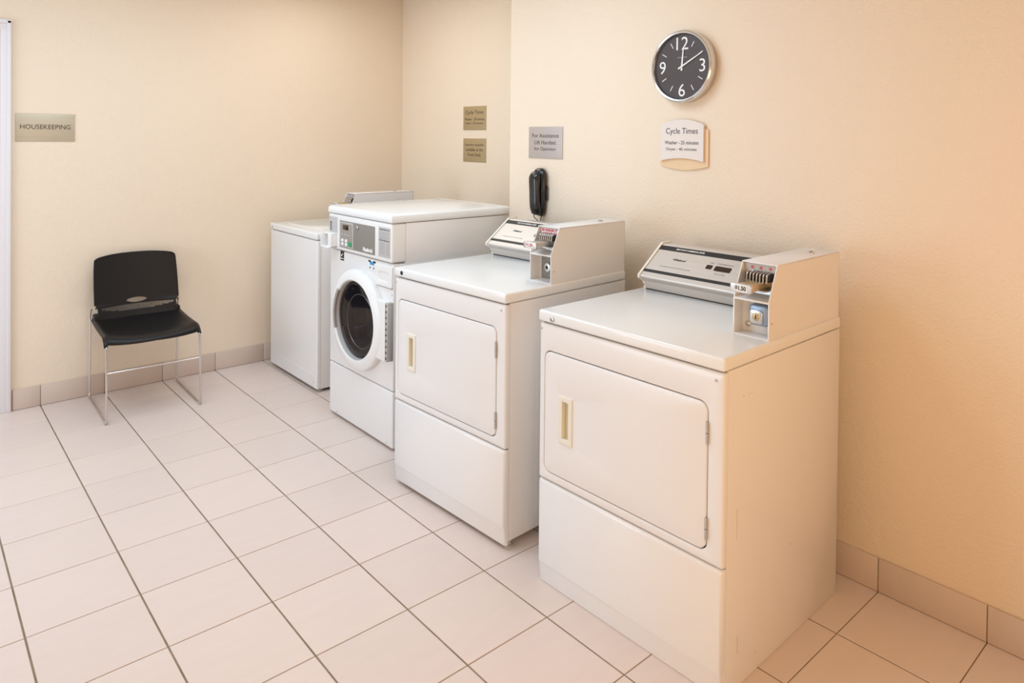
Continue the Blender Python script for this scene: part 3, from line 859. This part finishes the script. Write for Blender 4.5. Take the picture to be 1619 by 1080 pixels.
for nm, a, l, bk, wd, xx in (('hour_hand', 5, 0.082, 0.018, 0.0045, -0.0355), ('minute_hand', 62, 0.118, 0.02, 0.0038, -0.0375)):
    bm = bmesh.new(); loft(bm, [[(x, -wd, -bk), (x, wd, -bk), (x, wd * .55, l), (x, -wd * .55, l)] for x in (xx, xx + 0.001)])
    bmesh.ops.rotate(bm, verts=bm.verts, cent=(0, 0, 0), matrix=Matrix.Rotation(math.radians(a), 3, 'X'))
    finish(nm, bm, 'white_print', ck, smooth=False)
bm = bmesh.new(); disc_x(bm, 0, 0, [(-0.039, 0.004), (-0.0375, 0.005), (-0.0325, 0.005)], 16); finish('hub', bm, 'white_print', ck)

# ------------------------------------------------------------------ signs
sg = thing('wall_sign', 'pale plaque with arched top on peach backing, Cycle Times, below the clock', 'sign', (WX, -0.486, 1.58), 0)


def arched(y0, y1, z0, z1, top, bot, n=14):
    pts = []
    for k in range(n + 1):
        u = -1 + 2 * k / n; pts.append((y0 + (y1 - y0) * k / n, z1 + top * (1 - u * u)))
    for k in range(n, -1, -1):
        u = -1 + 2 * k / n; pts.append((y0 + (y1 - y0) * k / n, z0 + bot * (1 - u * u)))
    return pts


bm = bmesh.new(); lp = arched(-0.126, 0.126, -0.092, 0.068, 0.016, -0.018); loft(bm, [[(x, y, z) for y, z in lp] for x in (-0.008, 0.0)])
finish('backing_plate', bm, 'peach', sg, angle=30)
bm = bmesh.new(); lp = arched(-0.108, 0.118, -0.072, 0.090, 0.024, 0.014); loft(bm, [[(x, y, z) for y, z in lp] for x in (-0.018, -0.008)])
fp = finish('front_plate', bm, 'plaque', sg, angle=30)
lettering('Cycle Times', 'navy', fp, fx(-0.0183, 0.004, 0.059), width=0.168, height=0.034)
lettering('Washer - 25 minutes', 'navy', fp, fx(-0.0183, 0.005, 0.011), width=0.178, height=0.0165, bold=0.0001)
lettering('Dryer - 45 minutes', 'navy', fp, fx(-0.0183, 0.005, -0.020), width=0.160, height=0.0165, bold=0.0001)


def plate_sign(label, loc, w_, h_, m, lines, facing='x', group=None):
    t = thing('wall_sign', label, 'sign', loc, 0, group)
    b = bmesh.new()
    if facing == 'x': bx(b, -0.004, 0, -w_ / 2, w_ / 2, -h_ / 2, h_ / 2, 0.0008)
    else: bx(b, -w_ / 2, w_ / 2, -0.004, 0, -h_ / 2, h_ / 2, 0.0008)
    pl = finish('plate', b, m, t)
    for s, dz, ww, hh in lines:
        fr = fx(-0.0042, 0, dz) if facing == 'x' else fy(0, -0.0042, dz)
        lettering(s, 'black', pl, fr, width=ww, height=hh)
    return t


plate_sign('grey-mauve metal sign, For Assistance Lift Handset, above the wall phone', (WX, 0.405, 1.582), 0.262, 0.172, 'plate_mauve',
           [('For Assistance', 0.038, 0.205, 0.022), ('Lift Handset', 0.001, 0.165, 0.022), ('for Operator', -0.036, 0.170, 0.024)])
plate_sign('square tan metal sign, Cycle Times, upper of the alcove pair', (RX, 1.642, 1.747), 0.262, 0.17, 'plate_gold',
           [('Cycle Times', 0.038, 0.205, 0.034), ('Washer - 30 minutes', -0.007, 0.228, 0.018), ('Dryer - 30 minutes', -0.038, 0.205, 0.018)])
plate_sign('square tan metal sign about laundry supplies, lower of the alcove pair', (RX, 1.640, 1.517), 0.262, 0.168, 'plate_gold',
           [('Laundry supplies', 0.037, 0.215, 0.022), ('available at the', 0.004, 0.195, 0.022), ('Front Desk', -0.032, 0.150, 0.022)])
plate_sign('wide tan metal HOUSEKEEPING sign beside the door frame', (0.358, BY, 1.640), 0.296, 0.164, 'plate_tan',
           [('HOUSEKEEPING', 0.004, 0.250, 0.027)], 'y')

# ------------------------------------------------------------------ wall phone
ph = thing('wall_phone', 'black wall phone with handset hung on its cradle above the middle dryer', 'phone', (WX, 0.428, 1.325))


def capsule(bm, stations, n=24, power=2.6):
    """stations: (z, x centre, y centre, half depth, half width)"""
    rings = []
    for z, cx, cy, hx, hy in stations:
        rg = []
        for k in range(n):
            a = 2 * math.pi * k / n; c, s = math.cos(a), math.sin(a)
            rg.append((cx + hx * math.copysign(abs(c) ** (2 / power), c), cy + hy * math.copysign(abs(s) ** (2 / power), s), z))
        rings.append(rg)
    loft(bm, rings)


bm = bmesh.new()
capsule(bm, [(-0.140, -0.014, 0, 0.008, 0.016), (-0.132, -0.017, 0, 0.016, 0.028), (-0.10, -0.019, 0, 0.019, 0.040), (0.0, -0.020, 0, 0.020, 0.046),
             (0.07, -0.021, 0, 0.021, 0.048), (0.095, -0.020, 0, 0.020, 0.044), (0.111, -0.018, 0, 0.016, 0.032), (0.119, -0.014, 0, 0.008, 0.016)])
finish('phone_base', bm, 'black_gloss', ph, angle=60)
bm = bmesh.new()
capsule(bm, [(-0.133, -0.040, 0.000, 0.008, 0.018), (-0.125, -0.043, 0.000, 0.018, 0.029), (-0.095, -0.047, 0.001, 0.024, 0.034), (-0.06, -0.052, 0.002, 0.021, 0.034),
             (0.0, -0.055, 0.003, 0.018, 0.034), (0.045, -0.055, 0.003, 0.021, 0.036), (0.07, -0.052, 0.003, 0.025, 0.036), (0.088, -0.048, 0.003, 0.022, 0.031), (0.100, -0.045, 0.003, 0.013, 0.018)])
finish('handset', bm, 'black_gloss', ph, angle=60)
bm = bmesh.new(); bx(bm, -0.014, -0.008, -0.053, -0.046, -0.055, 0.025, 0.002); finish('hook_lever', bm, 'black_gloss', ph)
for y0, y1, x0 in ((0.010, 0.004, -0.05), (-0.014, -0.006, -0.02)):
    bm = bmesh.new()
    pts = [(x0, y0, -0.128), (x0, y0 * 1.1, -0.145), (-0.02, y1, -0.17), (-0.015, y1, -0.22), (-0.012, (y0 + y1) / 2, -0.42)]
    tube(bm, round_path(pts, 0.03, 5), 0.0022, 8); finish('cord', bm, 'black_plastic', ph)
